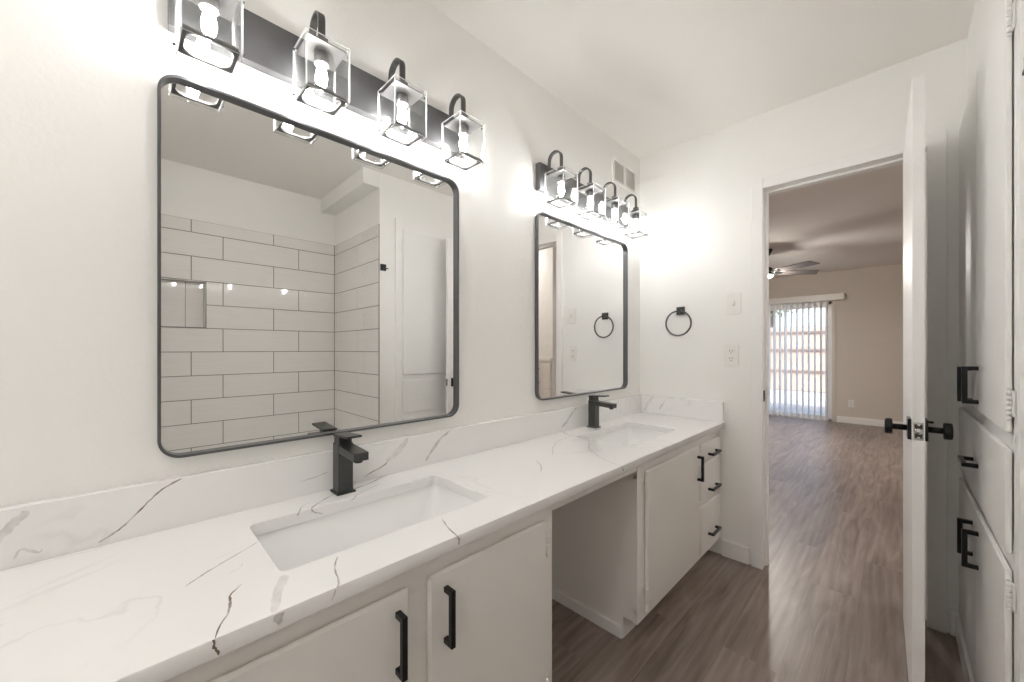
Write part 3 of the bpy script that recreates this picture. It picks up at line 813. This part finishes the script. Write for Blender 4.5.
# ------------------------------------------------------------------ bathroom door, open into the room
dx0, dx1, dy0, dy1 = 1.226, 1.2545, 1.745, 2.391
door1 = bpy.data.objects.new('door_1', None); COL.objects.link(door1); door1.location = (dx1, dy1, 0)
struct(door1, 'white slab door standing open into the bathroom, edge toward the viewer')
W = dy1-dy0
door1.rotation_euler = (0, 0, math.radians(1.33))
lf = MB().box(-.028, 0, -W, 0, .012, 2.03, M['trim'], bev=.0015).build('door_leaf', door1)
mb = MB(); zk = .921
mb.box(-.0250, -.0030, -W-.0015, -W+.001, zk-.028, zk+.028, M['chrome'], bev=.0005)
mb.box(-.0225, -.0055, -W-.0019, -W-.001, zk-.022, zk+.022, M['gun'])
for z in (-.02, .02): mb.lathe([(.001, 0), (.004, .0002), (.0035, .001), (.001, .0014)], M['chrome'], (-.014, -W-.0018, zk+z), n=14, mtx=Matrix.Rotation(PI/2, 4, 'X'))
mb.build('latch_plate', door1)
lt = MB(); lt.lathe([(.0105, 0), (.0105, .003), (.008, .007), (.0015, .008)], M['chrome'], (-.014, -W-.0018, zk), n=20, mtx=Matrix.Rotation(PI/2, 4, 'X')); lt.build('latch_bolt', door1)
for sg, xb in ((-1, -.028), (1, 0)):
    kb = MB(); yk = -W+.062
    x0, x1 = sorted((xb+sg*.0003, xb+sg*.009)); kb.box(x0, x1, yk-.033, yk+.033, zk-.033, zk+.033, M['black'], bev=.001)
    kb.cyl((xb+sg*.008, yk, zk), (xb+sg*.052, yk, zk), .0095, M['black'], n=24)
    kb.lathe([(.004, 0), (.0245, .001), (.0258, .003), (.0258, .017), (.024, .0195), (.004, .020)], M['black'], (xb+sg*.042, yk, zk), n=32, mtx=Matrix.Rotation(sg*PI/2, 4, 'Y'))
    if sg > 0: kb.cyl((xb+.009, yk-.002, zk+.024), (xb+.022, yk-.002, zk+.024), .0035, M['black'], n=12)
    kb.build('door_knob', door1)
for z in (.23, 1.04, 1.86):
    hm = MB(); M_ = M['trim']
    for k in range(3): hm.cyl((.007, .006, z-.044+.029*k+.0006), (.007, .006, z-.044+.029*(k+1)-.0006), .0055, M_, n=12)
    hm.box(-.003, .040, .0005, .003, z-.044, z+.044, M_)
    if z > 1.8: hm.lathe([(.001, 0), (.007, .001), (.007, .010), (.001, .012)], M['gun'], (.007, .006, z+.044), n=14)
    hm.build('hinge', door1)

# ------------------------------------------------------------------ living room: patio door, blinds, fan
d2 = bpy.data.objects.new('door_2', None); COL.objects.link(d2); d2.location = (0, 8.1, 0)
struct(d2, 'white sliding glass patio door on the far wall')
mb = MB()
mb.box(SX0, SX0+.045, .02, .13, 0, SZ, M['vinyl']); mb.box(SX1-.045, SX1, .02, .13, 0, SZ, M['vinyl'])
mb.box(SX0, SX1, .02, .13, SZ-.045, SZ, M['vinyl']); mb.box(SX0, SX1, .02, .13, 0, .035, M['vinyl'])
mb.build('frame', d2)
XM = (SX0+SX1)/2
for name, a, b, y in (('fixed_panel', SX0+.04, XM+.03, .085), ('sliding_panel', XM-.03, SX1-.04, .045)):
    mb = MB(); s_ = .05
    mb.box(a, a+s_, y, y+.03, .03, SZ-.04, M['vinyl'], bev=.003); mb.box(b-s_, b, y, y+.03, .03, SZ-.04, M['vinyl'], bev=.003)
    mb.box(a+s_, b-s_, y, y+.03, .03, .03+s_, M['vinyl']); mb.box(a+s_, b-s_, y, y+.03, SZ-.04-s_, SZ-.04, M['vinyl'])
    p = mb.build(name, d2)
    MB().box(a+s_, b-s_, y+.012, y+.018, .08, SZ-.09, M['pane']).build('pane', p)
    if name == 'sliding_panel':
        hm = MB().box(b-.035, b-.015, y-.04, y-.028, .86, 1.10, M['vinyl'], bev=.003).box(b-.035, b-.015, y-.03, y, .86, .89, M['vinyl']).box(b-.035, b-.015, y-.03, y, 1.07, 1.10, M['vinyl'])
        hm.build('handle', p)
mb = MB()
mb.box(SX0-.05, SX0, -.012, 0, 0, SZ+.05, M['living']); mb.box(SX1, SX1+.05, -.012, 0, 0, SZ+.05, M['living']); mb.box(SX0, SX1, -.012, 0, SZ, SZ+.05, M['living'])
mb.build('casing', d2)

vb = thing('vertical_blinds', 'white vertical blinds hanging open across the patio door', 'blinds', (0, 8.1, 0))
MB().box(SX0-.12, SX1+.16, -.13, -.012, 1.96, 2.06, M['vinyl'], bev=.004).build('valance', vb)
mb = MB(); x = SX0+.02; rnd = random.Random(3)
while x < SX1-.03:
    dens = .080
    a = math.radians(74+rnd.uniform(-4, 4) if x < -.12 else 80+rnd.uniform(-2, 2))
    m = Matrix.Translation((x, -.070, 0)) @ Matrix.Rotation(a, 4, 'Z')
    mb.box(-.043, .043, -.0006, .0006, .03, 1.965, M['blind'], mtx=m)
    x += dens
mb.build('slats', vb)

fan = thing('ceiling_fan', 'gray-bladed ceiling fan with dark hub and lit lamp in the living room', 'fan', (.034, 5.755, H))
MB().lathe([(.010, -.10), (.03, -.085), (.066, -.01), (.066, 0)], M['black'], n=28).build('canopy', fan)
MB().cyl((0, 0, -.225), (0, 0, -.09), .011, M['black']).build('downrod', fan)
MB().lathe([(.03, -.330), (.07, -.325), (.072, -.295), (.065, -.245), (.045, -.227), (.012, -.220)], M['black'], n=32).build('motor_housing', fan)
MB().lathe([(.002, -.360), (.035, -.357), (.055, -.348), (.064, -.335), (.064, -.331)], M['fanlamp'], n=28).build('lamp_bowl', fan)
for k in range(5):
    ang = math.radians(45-4.5+72*k)     # 45 = the viewer's right
    ar = MB()
    for q in (0,):
        m = Matrix.Rotation(ang, 4, 'Z') @ Matrix.Translation((0, 0, -.30)) @ Matrix.Rotation(math.radians(-15), 4, 'X')
        ar.box(.085, .18, -.018, .018, -.004, .004, M['black'], bev=.002, mtx=m)
    bl = MB()
    pts = [(.15, -.050), (.58, -.060), (.60, -.055), (.635, .050), (.625, .058), (.15, .050)]
    bl.prism(pts, .004, .010, M['fan'], mtx=m)
    b_ = bl.build('blade', fan)
    ar.build('blade_bracket', b_)

def fill_dome_light(label, x, y, m):  # unseen lamps added to brighten the rooms
    r = thing('ceiling_light', label, 'ceiling light', (x, y, H))
    MB().lathe([(.13, -.018), (.14, -.016), (.14, -.0005)], M['chrome'], n=40).build('base_ring', r)
    MB().lathe([(.002, -.085), (.05, -.080), (.095, -.060), (.120, -.035), (.127, -.0185)], m, n=36).build('dome_shade', r)
fill_dome_light('round frosted ceiling light inside the far room to the right of the doorway', 2.2, 2.98, M['dome_hall'])
fill_dome_light('round frosted ceiling light behind the viewer in the bathroom', .95, -.55, M['dome'])

# drawer unit seen in the far mirror through the doorway
ch = thing('drawer_unit', 'built-in beige drawer unit with dark pulls, glimpsed at the left edge of the far mirror', 'drawers', (1.555, 3.39, 0))
MB().box(0, 1.0, 0, .51, 0, 1.04, M['cab'], bev=.002).build('unit_body', ch)
MB().box(0, 1.0, -.02, .51, 1.0405, 1.07, M['cab'], bev=.003).build('unit_top', ch)
for c0 in (.01, .505):
    for k in range(6):
        z1 = 1.02-.155*k
        d = MB().box(c0, c0+.485, -.016, -.0005, z1-.145, z1, M['cab'], bev=.003).build('drawer', ch)
        cx = c0+.2425
        MB().box(cx-.08, cx+.08, -.046, -.034, z1-.078, z1-.066, M['black']).box(cx-.08, cx-.07, -.034, -.016, z1-.078, z1-.066, M['black']).box(cx+.07, cx+.08, -.034, -.016, z1-.078, z1-.066, M['black']).build('handle', d)

# ------------------------------------------------------------------ outside
structbox('ground_patio', [(-14, 12, 8.25, 13.4, -.10, -.02), (-20, 20, 13.4, 40, -.10, -.03)], M['patio'])
fe = thing('fence', 'weathered wooden board fence behind the patio, seen through the blinds', 'fence', (0, 13.5, 0))
for k in range(60):
    x = -5.2+k*.145; h = 1.82+random.uniform(-.012, .012)
    MB().box(x, x+.139, 0, .018, -.01, h, M['fence'], bev=.002).build('board', fe)
for z in (.52, 1.12, 1.62): MB().box(-5.2, 3.5, -.04, 0, z, z+.055, M['rail'], bev=.003).build('rail', fe)
for i, (x, y, h, r) in enumerate(((-2.3, 17.5, 5.2, 1.5), (1.9, 21, 4.4, 1.1))):
    tr = thing('tree', ('broad pale tree beyond the fence on the left of the patio door', 'smaller tree standing farther back beyond the fence')[i], 'tree', (x, y, -.03), group='trees beyond the fence')
    mb = MB(); mb.cyl((0, 0, -.01), (.1, 0, h*.5), .13, M['bark'], r2=.08); mb.cyl((.1, 0, h*.48), (-.3, .1, h*.75), .07, M['bark'], r2=.03); mb.cyl((.1, 0, h*.48), (.5, 0, h*.8), .06, M['bark'], r2=.03)
    mb.build('trunk', tr)
    t = bmesh.new(); rnd = random.Random(i)
    for k in range(2600):
        d = Vector((rnd.gauss(0, 1), rnd.gauss(0, 1), rnd.gauss(0, 1))).normalized()*r*rnd.uniform(.45, 1)
        c = Vector((.05, 0, h*.72))+Vector((d.x, d.y, d.z*.95))
        u = Vector((rnd.gauss(0, 1), rnd.gauss(0, 1), rnd.gauss(0, 1))).normalized(); v_ = u.orthogonal().normalized()
        t.faces.new([t.verts.new(c+u*.07), t.verts.new(c+v_*.035), t.verts.new(c-u*.07), t.verts.new(c-v_*.035)])
    mb = MB(); mb._add(t, M['leaf']); fo = mb.build('foliage', tr); fo['kind'] = 'stuff'
